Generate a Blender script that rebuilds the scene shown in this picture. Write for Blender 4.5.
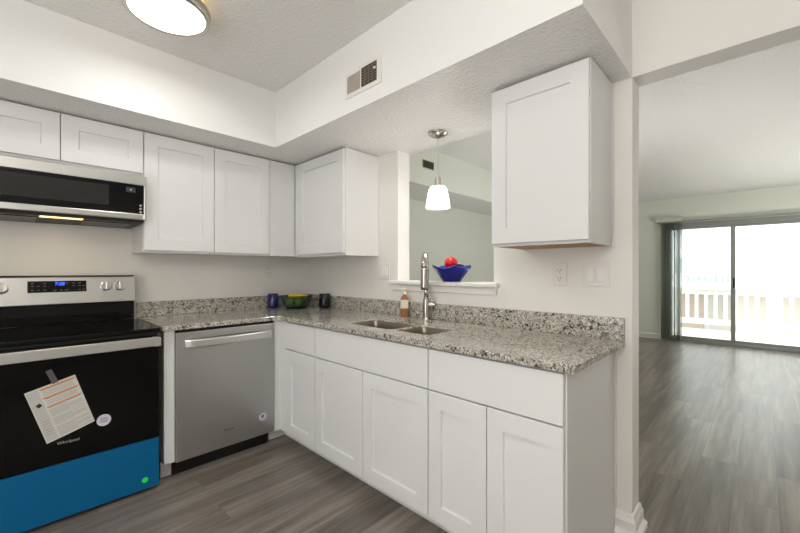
import bpy, bmesh, math, random
from mathutils import Vector, Matrix
random.seed(7)
for o in list(bpy.data.objects): bpy.data.objects.remove(o)
SC = bpy.context.scene
COL = SC.collection
PI = math.pi

# ------------------------------------------------------------------ camera, world, lights, exposure
cd = bpy.data.cameras.new('camera'); cam = bpy.data.objects.new('camera', cd); COL.objects.link(cam)
cam.location = (-1.9789, -3.1438, 1.2373)
cam.rotation_euler = (PI/2, 0, math.radians(44.0417) - PI/2)
cd.sensor_width = 36; cd.lens = 375.3252/800*36; cd.shift_y = 4.28/800; cd.clip_start = .02
SC.camera = cam

W = bpy.data.worlds.new('world'); SC.world = W; W.use_nodes = True
bg = W.node_tree.nodes['Background']; bg.inputs[0].default_value = (.93, .97, 1, 1); bg.inputs[1].default_value = 4.4

SUN_E = 1.0
sd = bpy.data.lights.new('sun', 'SUN'); sd.energy = SUN_E; sd.angle = math.radians(6); sd.color = (1, .97, .92)
so = bpy.data.objects.new('sun', sd); COL.objects.link(so)
so.rotation_euler = Vector((.55, .25, -.8)).to_track_quat('-Z', 'Y').to_euler()

def area(name, loc, size, power, color=(1, 1, 1), shape='DISK', target=None):
    l = bpy.data.lights.new(name, 'AREA'); l.shape = shape; l.size = size; l.energy = power; l.color = color
    o = bpy.data.objects.new(name, l); COL.objects.link(o); o.location = loc
    if target is not None:
        o.rotation_euler = (Vector(target) - Vector(loc)).to_track_quat('-Z', 'Y').to_euler()
    return o
area('hall_fill_up', (-2.8, -3.7, 1.7), .7, 49, (1, .99, .975), target=(-2.7, -3.6, 3))  # added fill bounced off the kitchen ceiling, no lamp stands here
area('dining_fill_up', (1.75, -2.0, .85), .6, 14, (1, 1, .99), target=(1.85, -2.0, 3))  # added fill hidden behind the partition, brightens the dining end
area('living_fill_up', (3.9, -5.1, .25), 1.2, 62, (.99, 1, .975), target=(4.0, -5.0, 3))  # added out-of-view fill to lift the living room
area('side_fill', (-3.2, -2.3, 1.2), 1.4, 20, (.97, .985, 1), 'SQUARE', target=(0, -1.7, 1.35))  # added fill from the left onto the cabinet fronts, no window there

P_CEIL, P_PEND, P_HOOD = 3.8, 8, .5

vs = SC.view_settings
SC.display_settings.display_device = 'sRGB'
vs.view_transform = 'Standard'; vs.look = 'None'; vs.gamma = 1; vs.use_curve_mapping = False
vs.exposure = 0.14

# ------------------------------------------------------------------ materials
def lin(c):
    return tuple((x/12.92 if x <= .04045 else ((x+.055)/1.055)**2.4) for x in c)
def hexc(h):
    return lin([int(h[i:i+2], 16)/255 for i in (0, 2, 4)]) + (1,)

def mat(name, col, rough=.5, metal=0, trans=0, emit=None, es=0, spec=.5, coat=0, bump=None, var=0, alpha=1, ior=1.45):
    """Principled material with an optional noise variation and noise bump (scale, strength, distance, detail)."""
    m = bpy.data.materials.new(name); m.use_nodes = True
    nt = m.node_tree; b = nt.nodes['Principled BSDF']
    c = hexc(col) if isinstance(col, str) else col
    b.inputs['Base Color'].default_value = c; b.inputs['Roughness'].default_value = rough
    b.inputs['Metallic'].default_value = metal; b.inputs['Transmission Weight'].default_value = trans
    b.inputs['Specular IOR Level'].default_value = spec; b.inputs['Coat Weight'].default_value = coat
    b.inputs['IOR'].default_value = ior; b.inputs['Alpha'].default_value = alpha
    if emit: b.inputs['Emission Color'].default_value = hexc(emit); b.inputs['Emission Strength'].default_value = es
    tc = nt.nodes.new('ShaderNodeTexCoord')
    if var:
        n = nt.nodes.new('ShaderNodeTexNoise'); n.inputs['Scale'].default_value = 9; n.inputs['Detail'].default_value = 4
        nt.links.new(tc.outputs['Object'], n.inputs['Vector'])
        mx = nt.nodes.new('ShaderNodeMix'); mx.data_type = 'RGBA'
        mx.inputs[6].default_value = tuple(x*(1-var) for x in c[:3]) + (1,); mx.inputs[7].default_value = tuple(min(1, x*(1+var)) for x in c[:3]) + (1,)
        nt.links.new(n.outputs['Fac'], mx.inputs[0]); nt.links.new(mx.outputs[2], b.inputs['Base Color'])
    if bump:
        n = nt.nodes.new('ShaderNodeTexNoise'); n.inputs['Scale'].default_value = bump[0]
        n.inputs['Detail'].default_value = bump[3] if len(bump) > 3 else 4
        nt.links.new(tc.outputs['Object'], n.inputs['Vector'])
        bp = nt.nodes.new('ShaderNodeBump'); bp.inputs['Strength'].default_value = bump[1]; bp.inputs['Distance'].default_value = bump[2]
        nt.links.new(n.outputs['Fac'], bp.inputs['Height']); nt.links.new(bp.outputs['Normal'], b.inputs['Normal'])
    return m

def granite_mat():
    m = mat('granite', 'b5b2a6', rough=.12, coat=.2); nt = m.node_tree; b = nt.nodes['Principled BSDF']
    tc = nt.nodes.new('ShaderNodeTexCoord')
    wn = nt.nodes.new('ShaderNodeTexNoise'); wn.inputs['Scale'].default_value = 60; wn.inputs['Detail'].default_value = 3
    nt.links.new(tc.outputs['Object'], wn.inputs['Vector'])
    add = nt.nodes.new('ShaderNodeMix'); add.data_type = 'VECTOR'; add.inputs[0].default_value = .035
    nt.links.new(tc.outputs['Object'], add.inputs[4]); nt.links.new(wn.outputs['Color'], add.inputs[5])
    v = nt.nodes.new('ShaderNodeTexVoronoi'); v.inputs['Scale'].default_value = 150; v.inputs['Randomness'].default_value = 1
    nt.links.new(add.outputs[1], v.inputs['Vector'])
    sp = nt.nodes.new('ShaderNodeSeparateColor'); nt.links.new(v.outputs['Color'], sp.inputs[0])
    n2 = nt.nodes.new('ShaderNodeTexNoise'); n2.inputs['Scale'].default_value = 28; n2.inputs['Detail'].default_value = 3
    nt.links.new(tc.outputs['Object'], n2.inputs['Vector'])
    mad = nt.nodes.new('ShaderNodeMath'); mad.operation = 'MULTIPLY_ADD'; mad.inputs[1].default_value = .8
    nt.links.new(n2.outputs['Fac'], mad.inputs[0])
    sc_ = nt.nodes.new('ShaderNodeMath'); sc_.operation = 'MULTIPLY_ADD'; sc_.inputs[1].default_value = .8; sc_.inputs[2].default_value = -.32
    nt.links.new(sp.outputs[0], sc_.inputs[0]); nt.links.new(sc_.outputs[0], mad.inputs[2])
    r = nt.nodes.new('ShaderNodeValToRGB'); r.color_ramp.interpolation = 'CONSTANT'
    el = r.color_ramp.elements
    stops = [(0, '45443f'), (.19, '78746b'), (.30, 'a39c90'), (.42, 'bfbab0'), (.60, 'aea698'), (.70, 'd6d3ca'), (.86, 'a69e90')]
    el[0].position, el[0].color = 0, hexc(stops[0][1]); el[1].position, el[1].color = stops[1][0], hexc(stops[1][1])
    for p, c in stops[2:]:
        e = el.new(p); e.color = hexc(c)
    nt.links.new(mad.outputs[0], r.inputs[0]); nt.links.new(r.outputs[0], b.inputs['Base Color'])
    return m

def floor_mat():
    m = mat('vinyl_planks', '756f69', rough=.3, spec=.8); nt = m.node_tree; b = nt.nodes['Principled BSDF']
    tc = nt.nodes.new('ShaderNodeTexCoord')
    br = nt.nodes.new('ShaderNodeTexBrick'); br.offset = .37; br.inputs['Scale'].default_value = 1
    br.inputs['Brick Width'].default_value = 1.22; br.inputs['Row Height'].default_value = .178
    br.inputs['Mortar Size'].default_value = .0016; br.inputs['Mortar Smooth'].default_value = .3
    br.inputs['Color1'].default_value = (.0, 0, 0, 1); br.inputs['Color2'].default_value = (1, 1, 1, 1)
    br.inputs['Mortar'].default_value = (0, 0, 0, 1)
    nt.links.new(tc.outputs['Object'], br.inputs['Vector'])
    # grain, offset plank by plank
    mp = nt.nodes.new('ShaderNodeMapping'); mp.inputs['Scale'].default_value = (.9, 14, 1)
    nt.links.new(tc.outputs['Object'], mp.inputs['Vector'])
    ad = nt.nodes.new('ShaderNodeVectorMath'); ad.operation = 'MULTIPLY_ADD'; ad.inputs[1].default_value = (9, 5, 3)
    nt.links.new(br.outputs['Color'], ad.inputs[0]); nt.links.new(mp.outputs[0], ad.inputs[2])
    g = nt.nodes.new('ShaderNodeTexNoise'); g.inputs['Scale'].default_value = 1.3; g.inputs['Detail'].default_value = 9; g.inputs['Roughness'].default_value = .62; g.inputs['Distortion'].default_value = .2
    nt.links.new(ad.outputs[0], g.inputs['Vector'])
    r = nt.nodes.new('ShaderNodeValToRGB'); el = r.color_ramp.elements
    el[0].position, el[0].color = .27, hexc('4e463f'); el[1].position, el[1].color = .76, hexc('a39a8f')
    e = el.new(.5); e.color = hexc('7a7168')
    nt.links.new(g.outputs['Fac'], r.inputs[0])
    tone = nt.nodes.new('ShaderNodeMapRange'); tone.inputs[3].default_value = .84; tone.inputs[4].default_value = 1.10
    nt.links.new(br.outputs['Color'], tone.inputs[0])
    mu = nt.nodes.new('ShaderNodeMix'); mu.data_type = 'RGBA'; mu.blend_type = 'MULTIPLY'; mu.inputs[0].default_value = 1
    nt.links.new(r.outputs[0], mu.inputs[6]); nt.links.new(tone.outputs[0], mu.inputs[7])
    mo = nt.nodes.new('ShaderNodeMix'); mo.data_type = 'RGBA'; mo.inputs[7].default_value = hexc('3a342f')
    mf = nt.nodes.new('ShaderNodeMath'); mf.operation = 'MULTIPLY'; mf.inputs[1].default_value = .35
    nt.links.new(br.outputs['Fac'], mf.inputs[0]); nt.links.new(mf.outputs[0], mo.inputs[0]); nt.links.new(mu.outputs[2], mo.inputs[6])
    nt.links.new(mo.outputs[2], b.inputs['Base Color'])
    bp = nt.nodes.new('ShaderNodeBump'); bp.inputs['Strength'].default_value = .12; bp.inputs['Distance'].default_value = .003
    nt.links.new(g.outputs['Fac'], bp.inputs['Height']); nt.links.new(bp.outputs['Normal'], b.inputs['Normal'])
    return m

def brushed(name, col, rough=.3, axis='x'):
    m = mat(name, col, rough=rough, metal=1); nt = m.node_tree; b = nt.nodes['Principled BSDF']
    tc = nt.nodes.new('ShaderNodeTexCoord'); mp = nt.nodes.new('ShaderNodeMapping')
    mp.inputs['Scale'].default_value = {'x': (3, 400, 400), 'z': (400, 400, 3)}[axis]
    nt.links.new(tc.outputs['Object'], mp.inputs['Vector'])
    n = nt.nodes.new('ShaderNodeTexNoise'); n.inputs['Scale'].default_value = 1; n.inputs['Detail'].default_value = 2
    nt.links.new(mp.outputs[0], n.inputs['Vector'])
    mr = nt.nodes.new('ShaderNodeMapRange'); mr.inputs[3].default_value = rough*.8; mr.inputs[4].default_value = rough*1.25
    nt.links.new(n.outputs['Fac'], mr.inputs[0]); nt.links.new(mr.outputs[0], b.inputs['Roughness'])
    bp = nt.nodes.new('ShaderNodeBump'); bp.inputs['Strength'].default_value = .05; bp.inputs['Distance'].default_value = .001
    nt.links.new(n.outputs['Fac'], bp.inputs['Height']); nt.links.new(bp.outputs['Normal'], b.inputs['Normal'])
    return m

def pane_mat(name, tint=(1, 1, 1, 1), gloss=.08):
    m = bpy.data.materials.new(name); m.use_nodes = True; nt = m.node_tree
    for n in list(nt.nodes):
        if n.type != 'OUTPUT_MATERIAL': nt.nodes.remove(n)
    out = [n for n in nt.nodes if n.type == 'OUTPUT_MATERIAL'][0]
    t = nt.nodes.new('ShaderNodeBsdfTransparent'); t.inputs[0].default_value = tint
    g = nt.nodes.new('ShaderNodeBsdfGlossy'); g.inputs['Roughness'].default_value = .02
    fr = nt.nodes.new('ShaderNodeLayerWeight'); pw = nt.nodes.new('ShaderNodeMath'); pw.operation = 'POWER'; pw.inputs[1].default_value = 4
    nt.links.new(fr.outputs['Facing'], pw.inputs[0])
    mu = nt.nodes.new('ShaderNodeMath'); mu.operation = 'MULTIPLY_ADD'; mu.inputs[1].default_value = .5; mu.inputs[2].default_value = gloss
    nt.links.new(pw.outputs[0], mu.inputs[0]); mu.use_clamp = True
    mx = nt.nodes.new('ShaderNodeMixShader')
    nt.links.new(mu.outputs[0], mx.inputs[0]); nt.links.new(t.outputs[0], mx.inputs[1]); nt.links.new(g.outputs[0], mx.inputs[2])
    nt.links.new(mx.outputs[0], out.inputs[0])
    return m

M = {}
M['wall'] = mat('wall_paint', 'e9e6e0', rough=.42, bump=(220, .05, .002))
M['soffit'] = mat('soffit_paint', 'eae9e6', rough=.45, bump=(220, .05, .002))
M['wall_cast'] = mat('wall_paint_green_cast', 'e2e5d9', rough=.5, bump=(220, .05, .002))  # same wall paint, with the far rooms' shade and green light mixed in
M['ceil'] = mat('textured_ceiling_paint', 'ebe9e5', rough=.27, bump=(62, 1, .007, 3), spec=.5)
M['trimw'] = mat('white_trim_paint', 'eceae6', rough=.3)
M['cab'] = mat('white_cabinet_lacquer', 'e6e6e5', rough=.34)
M['cabside'] = mat('white_cabinet_side', 'e2e1df', rough=.38)
M['cabraw'] = mat('bare_cabinet_underside', 'b98d5f', rough=.6, var=.12)
M['granite'] = granite_mat()
M['floor'] = floor_mat()
M['steel'] = brushed('brushed_steel', 'cfcecb', .3, 'x')
M['steelv'] = brushed('brushed_steel_door', 'bdbdbb', .36, 'x')
M['handle'] = brushed('satin_steel_handle', 'd6d6d4', .38, 'x')
M['nickel'] = mat('brushed_nickel', 'bdb8b0', rough=.24, metal=1)
M['chrome'] = mat('polished_metal', 'd8d8d8', rough=.12, metal=1)
M['basin'] = brushed('sink_steel', '938a7f', .33, 'x')
M['blackglass'] = mat('black_glass', '050505', rough=.08, spec=.35)
M['ovenglass'] = mat('oven_door_black_glass', '060607', rough=.14, spec=.3)
M['black'] = mat('black_plastic', '0b0b0b', rough=.45)
M['blackenamel'] = mat('black_enamel', '0c0c0d', rough=.3)
M['window_dk'] = mat('smoked_window', '2b2a29', rough=.12, spec=.35)
M['film'] = mat('blue_protective_film', '04608f', rough=.4, spec=.3, var=.04)
M['green'] = mat('green_sticker', '22f04a', rough=.5)
M['paper'] = mat('white_paper', 'cfccc4', rough=.7, var=.03)
M['paperside'] = mat('paper_grey_margin', 'bdbbb4', rough=.7)
M['orange'] = mat('orange_print', 'd9822b', rough=.7)
M['greyprint'] = mat('grey_print', '9c9a94', rough=.7)
M['darkprint'] = mat('dark_print', '2c2b29', rough=.7)
M['tape'] = mat('grey_tape', '5a5a58', rough=.35)
M['sticker'] = mat('pale_round_sticker', 'd5cdd8', rough=.5)
M['stickerprint'] = mat('violet_sticker_print', '8279a6', rough=.5)
M['logo'] = mat('pale_logo_print', 'a9a8a4', rough=.4)
M['logodark'] = mat('dark_logo_print', '3a3938', rough=.4)
M['led'] = mat('blue_clock_digits', '1b2ad0', rough=.3, emit='3550ff', es=2.5)
M['icons'] = mat('panel_legend_print', '77736c', rough=.5)
M['dispwin'] = mat('grey_display_window', '3a3d42', rough=.2)
M['plate'] = mat('white_cover_plate', 'e6e3dc', rough=.35)
M['slot'] = mat('dark_slot', '2a2724', rough=.6)
M['ventdark'] = mat('dark_vent_cavity', '4d453c', rough=.7)
M['louvre'] = mat('brown_vent_louvre', '7d7365', rough=.6)
M['venttan'] = mat('tan_vent_filter', 'b3aa9b', rough=.7)
M['cobalt'] = mat('cobalt_glaze', '0b1460', rough=.12, coat=.5)
M['navy'] = mat('dark_navy_glaze', '07081a', rough=.2)
M['cobaltglass'] = mat('cobalt_blue_glass', '1b219e', rough=.08, trans=.45)
M['greenglass'] = pane_mat('dark_green_glass', (.70, .76, .80, 1), .05)
M['red'] = mat('red_fruit_skin', 'c00d18', rough=.16, coat=.3, var=.15)
M['stem'] = mat('fruit_stem', '4a3520', rough=.7)
M['banana'] = mat('yellow_banana_skin', 'e8c411', rough=.45, var=.08)
M['lime'] = mat('green_fruit_skin', '6f9428', rough=.4, var=.15)
M['soap'] = mat('amber_soap', 'a8714c', rough=.15, trans=.25)
M['label'] = mat('cream_label', 'd9cfbd', rough=.5, var=.05)
M['pump'] = mat('cream_pump_plastic', 'e2ddd0', rough=.35)
M['diff'] = mat('lamp_diffuser', 'ffffff', rough=.4, emit='fffdf8', es=4.5)
M['halo'] = mat('amber_ring_glass', 'e8c27a', rough=.3, emit='ffcf7a', es=.9)
def shade_mat():
    m = bpy.data.materials.new('opal_glass_shade'); m.use_nodes = True; nt = m.node_tree
    b = nt.nodes['Principled BSDF']; out = [n for n in nt.nodes if n.type == 'OUTPUT_MATERIAL'][0]
    b.inputs['Base Color'].default_value = (.9, .9, .88, 1); b.inputs['Roughness'].default_value = .25
    b.inputs['Emission Color'].default_value = hexc('fff6ea'); b.inputs['Emission Strength'].default_value = 2.2
    t = nt.nodes.new('ShaderNodeBsdfTransparent'); mx = nt.nodes.new('ShaderNodeMixShader'); mx.inputs[0].default_value = .4
    nt.links.new(t.outputs[0], mx.inputs[1]); nt.links.new(b.outputs[0], mx.inputs[2]); nt.links.new(mx.outputs[0], out.inputs[0])
    return m
M['shade'] = shade_mat()
M['cord'] = mat('clear_white_cord', 'cfccc5', rough=.4)
M['hoodled'] = mat('warm_hood_lens', 'ffffff', rough=.4, emit='ffcf86', es=1.6)
M['alu'] = mat('grey_aluminium_frame', '9a9c98', rough=.4, metal=.0)
M['pane'] = pane_mat('window_glass', (.98, 1, .99, 1), .05)
M['screen'] = pane_mat('insect_screen_mesh', (.86, .87, .87, 1), .01)
M['vane'] = mat('grey_blind_vane', 'ced3cd', rough=.5, alpha=.78)
_nt = M['vane'].node_tree; _tl = _nt.nodes.new('ShaderNodeBsdfTranslucent'); _tl.inputs[0].default_value = hexc('d0d6d0'); _mx = _nt.nodes.new('ShaderNodeMixShader'); _mx.inputs[0].default_value = .5
_o = [n for n in _nt.nodes if n.type == 'OUTPUT_MATERIAL'][0]; _nt.links.new(_nt.nodes['Principled BSDF'].outputs[0], _mx.inputs[1]); _nt.links.new(_tl.outputs[0], _mx.inputs[2]); _nt.links.new(_mx.outputs[0], _o.inputs[0])
M['valance'] = mat('cream_valance', 'cfcdbd', rough=.5)
M['deck'] = mat('pale_deck_boards', 'd8cdc4', rough=.7, var=.05)
M['railw'] = mat('white_railing_paint', 'e8e8e6', rough=.5)
M['siding'] = mat('white_siding', 'd6d6d3', rough=.7)
M['brown'] = mat('brown_fence_boards', 'a89589', rough=.8, var=.1)
M['tan'] = mat('tan_panel', 'b3aba0', rough=.8, var=.1)
M['farwin'] = mat('grey_window_pane', 'a3a6a5', rough=.3)
M['ground'] = mat('pale_gravel', 'b5b0a8', rough=.9, var=.1)
M['pinkflower'] = mat('red_petals', 'd0606a', rough=.7)
M['leaf'] = mat('leaf', '5c7d4a', rough=.6)

# ------------------------------------------------------------------ helpers
ORG = {}
def thing(name, label, cat, loc, group=None):
    o = bpy.data.objects.new(name, None); COL.objects.link(o); o.location = loc
    o.empty_display_size = .1
    o['label'] = label; o['category'] = cat
    if group: o['group'] = group
    ORG[o.name] = Vector(loc)
    return o
def tag(o, label, cat, group=None):
    o['label'] = label; o['category'] = cat
    if group: o['group'] = group
    return o
def obj(name, bm, m, parent=None, bevel=0, smooth=False, seg=2, origin=None, label=None, fixn=True):
    org = ORG[parent.name] if parent else Vector(origin or (0, 0, 0))
    if fixn: bmesh.ops.recalc_face_normals(bm, faces=bm.faces)
    for v in bm.verts: v.co -= org
    me = bpy.data.meshes.new(name); bm.to_mesh(me); bm.free()
    mats = m if isinstance(m, (list, tuple)) else [m]
    for x in mats: me.materials.append(x)
    if smooth:
        for p in me.polygons: p.use_smooth = True
    o = bpy.data.objects.new(name, me); COL.objects.link(o)
    if parent: o.parent = parent
    else: o.location = org
    ORG[o.name] = org
    if bevel:
        md = o.modifiers.new('bevel', 'BEVEL'); md.width = bevel; md.segments = seg; md.limit_method = 'ANGLE'; md.angle_limit = math.radians(40)
        md.harden_normals = False
    if label: o['label'] = label
    return o
def struct(name, bm, m, **k):
    o = obj(name, bm, m, **k); o['kind'] = 'structure'; return o
def B(): return bmesh.new()
def box(bm, x0, x1, y0, y1, z0, z1, mi=0):
    vs = [bm.verts.new((x, y, z)) for x in (x0, x1) for y in (y0, y1) for z in (z0, z1)]
    for f in ((0, 1, 3, 2), (4, 6, 7, 5), (0, 4, 5, 1), (2, 3, 7, 6), (0, 2, 6, 4), (1, 5, 7, 3)):
        bm.faces.new([vs[i] for i in f]).material_index = mi
    return bm
def bx(*a): return box(B(), *a)
def lathe(bm, cx, cy, prof, n=32, cap0=True, cap1=True, mi=0):
    rings = []
    for r, z in prof:
        rings.append([bm.verts.new((cx+r*math.cos(2*PI*i/n), cy+r*math.sin(2*PI*i/n), z)) for i in range(n)])
    for a, b in zip(rings, rings[1:]):
        for i in range(n): bm.faces.new((a[i], a[(i+1) % n], b[(i+1) % n], b[i])).material_index = mi
    if cap0: bm.faces.new(rings[0][::-1]).material_index = mi
    if cap1: bm.faces.new(rings[-1]).material_index = mi
    return bm
def disc(bm, c, axis, r, t, n=32, prof=None):
    """short round solid whose axis is any vector; prof = [(radius, distance)]"""
    ax = Vector(axis).normalized(); u = ax.orthogonal().normalized(); v = ax.cross(u)
    prof = prof or [(r, 0), (r, t)]; rings = []
    for rr, d in prof:
        rings.append([bm.verts.new(Vector(c)+ax*d+(u*math.cos(2*PI*i/n)+v*math.sin(2*PI*i/n))*rr) for i in range(n)])
    for a, b in zip(rings, rings[1:]):
        for i in range(n): bm.faces.new((a[i], a[(i+1) % n], b[(i+1) % n], b[i]))
    bm.faces.new(rings[0][::-1]); bm.faces.new(rings[-1])
    return bm
def tube(bm, pts, rad, n=16, squash=1):
    pts = [Vector(p) for p in pts]; rad = rad if isinstance(rad, (list, tuple)) else [rad]*len(pts)
    rings = []; u = None
    for i, p in enumerate(pts):
        t = (pts[min(i+1, len(pts)-1)]-pts[max(i-1, 0)]).normalized()
        if u is None: u = t.orthogonal().normalized()
        u = (u-t*u.dot(t)).normalized(); v = t.cross(u)
        rings.append([bm.verts.new(p+(u*math.cos(2*PI*k/n)+v*math.sin(2*PI*k/n)*squash)*rad[i]) for k in range(n)])
    for a, b in zip(rings, rings[1:]):
        for k in range(n): bm.faces.new((a[k], a[(k+1) % n], b[(k+1) % n], b[k]))
    bm.faces.new(rings[0][::-1]); bm.faces.new(rings[-1])
    return bm
def ball(bm, c, r, sz=1, seg=24, dimple=0):
    prof = []
    N = 14
    for i in range(N+1):
        a = -PI/2+PI*i/N
        rr = max(math.cos(a)*r, r*.012); z = math.sin(a)*r*sz
        if dimple and a > PI/2*.6: z -= dimple*r*((a-PI/2*.6)/(PI/2*.4))**2
        prof.append((rr, c[2]+z))
    return lathe(bm, c[0], c[1], prof, seg)
def prism(bm, pts, z0, z1, mi=0):
    a = [bm.verts.new((x, y, z0)) for x, y in pts]; b = [bm.verts.new((x, y, z1)) for x, y in pts]
    bm.faces.new(a[::-1]); bm.faces.new(b); n = len(pts)
    for i in range(n): bm.faces.new((a[i], a[(i+1) % n], b[(i+1) % n], b[i])).material_index = mi
    return bm
def ext(bm, prof, path):
    """moulding: profile [(out, z)] swept along path of (point xy, outward xy) stations"""
    rings = [[bm.verts.new((p[0]+o[0]*d, p[1]+o[1]*d, z)) for d, z in prof] for p, o in path]
    n = len(prof)
    for a, b in zip(rings, rings[1:]):
        for i in range(n): bm.faces.new((a[i], a[(i+1) % n], b[(i+1) % n], b[i]))
    bm.faces.new(rings[0]); bm.faces.new(rings[-1][::-1])
    return bm
def front(face, a0, a1, z0, z1, pl, thick=.02, rail=.075, recess=.010, railz=None):
    """cabinet front. face 'A' looks towards -y (a = x), face 'B' looks towards -x (a = y). rail=0: slab."""
    bm = B(); lo, hi = min(a0, a1), max(a0, a1)
    P = (lambda a, d, z: (a, pl+d, z)) if face == 'A' else (lambda a, d, z: (pl+d, a, z))
    def ring(i, iz, d): return [bm.verts.new(P(*q)) for q in ((lo+i, d, z0+iz), (hi-i, d, z0+iz), (hi-i, d, z1-iz), (lo+i, d, z1-iz))]
    def join(r, s):
        for k in range(4): bm.faces.new((r[k], r[(k+1) % 4], s[(k+1) % 4], s[k]))
    bk = ring(0, 0, thick); e1 = ring(0, 0, .0015); f0 = ring(.0015, .0015, 0)
    bm.faces.new(bk); join(bk, e1); join(e1, f0)
    if rail:
        rz = railz or rail
        r1 = ring(rail, rz, 0); r2 = ring(rail+.003, rz+.003, recess); join(f0, r1); join(r1, r2); bm.faces.new(r2)
    else: bm.faces.new(f0)
    return bm
def text_bm(s, size, ax_u, ax_v, c, depth=.0006, bold=0):
    cu = bpy.data.curves.new('t', 'FONT'); cu.body = s; cu.size = size; cu.extrude = depth; cu.align_x = 'CENTER'; cu.align_y = 'CENTER'; cu.offset = bold
    to = bpy.data.objects.new('t', cu); COL.objects.link(to)
    dg = bpy.context.evaluated_depsgraph_get(); dg.update()
    me = bpy.data.meshes.new_from_object(to.evaluated_get(dg)); bm = B(); bm.from_mesh(me)
    bpy.data.objects.remove(to); bpy.data.curves.remove(cu); bpy.data.meshes.remove(me)
    u = Vector(ax_u).normalized(); v = Vector(ax_v).normalized(); w = u.cross(v)
    for x in bm.verts: x.co = Vector(c)+u*x.co.x+v*x.co.y+w*x.co.z
    return bm
def boolean(o, cutter):
    md = o.modifiers.new('cut', 'BOOLEAN'); md.object = cutter; md.operation = 'DIFFERENCE'; md.solver = 'EXACT'
    dg = bpy.context.evaluated_depsgraph_get(); dg.update()
    me = bpy.data.meshes.new_from_object(o.evaluated_get(dg)); o.modifiers.remove(md); o.data = me
    bpy.data.objects.remove(cutter)
def rrect(x0, x1, y0, y1, r, n=6):
    p = []
    for cx, cy, a in ((x1-r, y1-r, 0), (x0+r, y1-r, PI/2), (x0+r, y0+r, PI), (x1-r, y0+r, 3*PI/2)):
        for i in range(n+1): p.append((cx+r*math.cos(a+PI/2*i/n), cy+r*math.sin(a+PI/2*i/n)))
    return p

# ------------------------------------------------------------------ setting
ZS, ZC = 2.125, 2.52
dA, dB, LW, T = .6235, .6597, 2.713, .124
XF, XL, YN = 6.2, -3.3, -5.6
PY0, PY1, PZ0 = -1.209, -2.0, 1.14      # pass-through
struct('floor', bx(XL, XF+.1, YN, .12, -.1, 0), M['floor'])
struct('ceiling', bx(XL, XF+.1, YN, .12, ZC, ZC+.12), M['ceil'])
bm = box(B(), XL, 0.05, 0, .12, 0, ZC); box(bm, .05, XF+.1, 0, .12, 0, ZC, 1)
struct('wall_back', bm, [M['wall'], M['wall_cast']])
bm = B()
for y0, y1, z0, z1 in ((PY0, 0, 0, ZC), (PY1, PY0, 0, PZ0), (PY1, PY0, ZS, ZC), (-LW, PY1, 0, ZC), (-4.3, -LW, ZS, ZC), (YN, -4.3, 0, ZC)):
    box(bm, 0, T, y0, y1, z0, z1)
struct('wall_right', bm, M['wall'])
struct('wall_left', bx(XL-.1, XL, YN, .12, 0, ZC), M['wall'])
struct('wall_near', bx(XL-.1, XF+.1, YN-.1, YN, 0, ZC), M['wall'])
DY0, DY1, DZ = -1.884, -3.696, 2.065        # sliding door hole
bm = B()
for y0, y1, z0, z1 in ((DY0, .0, 0, ZC), (DY1, DY0, DZ, ZC), (YN, DY1, 0, ZC)): box(bm, XF, XF+.1, y0, y1, z0, z1)
struct('wall_far', bm, M['wall_cast'])
# boxed-in soffits: faces white paint, underside textured like the ceiling
def soffit(name, x0, x1, y0, y1, mface):
    bm = bx(x0, x1, y0, y1, ZS, ZC-.0005)
    for f in bm.faces:
        if f.calc_center_median().z < ZS+.001: f.material_index = 1
    return struct(name, bm, [mface, M['ceil']])
soffit('trim_1', XL, 0, -dA, 0, M['soffit'])
soffit('trim_2', -dB, 0, -LW, -dA, M['soffit'])
soffit('trim_3', T, XF, -dA, 0, M['wall_cast'])
bm = bx(0, T, PY1, PY0, ZS-.0008, ZS+.02); struct('trim_4', bm, M['ceil'])
# pass-through sill board with its apron
t = struct('trim_5', bx(-.045, T+.03, -2.041, -1.148, PZ0, 1.166), M['trimw'], bevel=.006)
ap = struct('apron', bx(-.016, 0, -2.025, -1.162, 1.095, PZ0), M['trimw'], parent=t, bevel=.003)
# baseboards
prof = [(0, 0), (.030, 0), (.030, .025), (.017, .045), (.017, .085), (.011, .10), (.007, .118), (0, .122)]
struct('baseboard_right', ext(B(), prof, [((0, -2.646), (-1, 0)), ((0, -LW), (-1, -1)), ((T, -LW), (1, -1)), ((T, -.001), (1, 0))]), M['trimw'])
p2 = [(0, 0), (.014, 0), (.014, .085), (.006, .10), (0, .10)]
struct('baseboard_far', ext(B(), p2, [((XF, -.001), (-1, 0)), ((XF, DY0+.06), (-1, 0))]), M['trimw'])
struct('baseboard_back', ext(B(), p2, [((T+.03, 0), (0, -1)), ((XF-.02, 0), (0, -1))]), M['trimw'])

# sliding glass door
dr = bx(XF-.005, XF+.105, DY1-.05, DY0+.05, DZ-.06, DZ+.012)
for a, b in ((DY0-.045, DY0+.05), (DY1-.05, DY1+.045)): box(dr, XF-.005, XF+.105, a, b, 0, DZ-.06)
box(dr, XF-.005, XF+.105, DY1+.045, DY0-.045, 0, .045)
door = struct('door_1', dr, M['alu'], bevel=.003)
ym = -2.792
def sash(name, y0, y1, x, w=.045):
    bm = B(); z0, z1 = .045, DZ-.06
    box(bm, x, x+.035, y0, y0+w, z0, z1); box(bm, x, x+.035, y1-w, y1, z0, z1)
    box(bm, x, x+.035, y0+w, y1-w, z0, z0+.05); box(bm, x, x+.035, y0+w, y1-w, z1-.045, z1)
    s = struct(name, bm, M['alu'], parent=door, bevel=.002)
    struct('pane', bx(x+.014, x+.02, y0+w-.005, y1-w+.005, z0+.045, z1-.04), M['pane'], parent=s)
    return s
s1 = sash('sliding_panel', ym-.03, DY0-.045, XF+.008)
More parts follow.
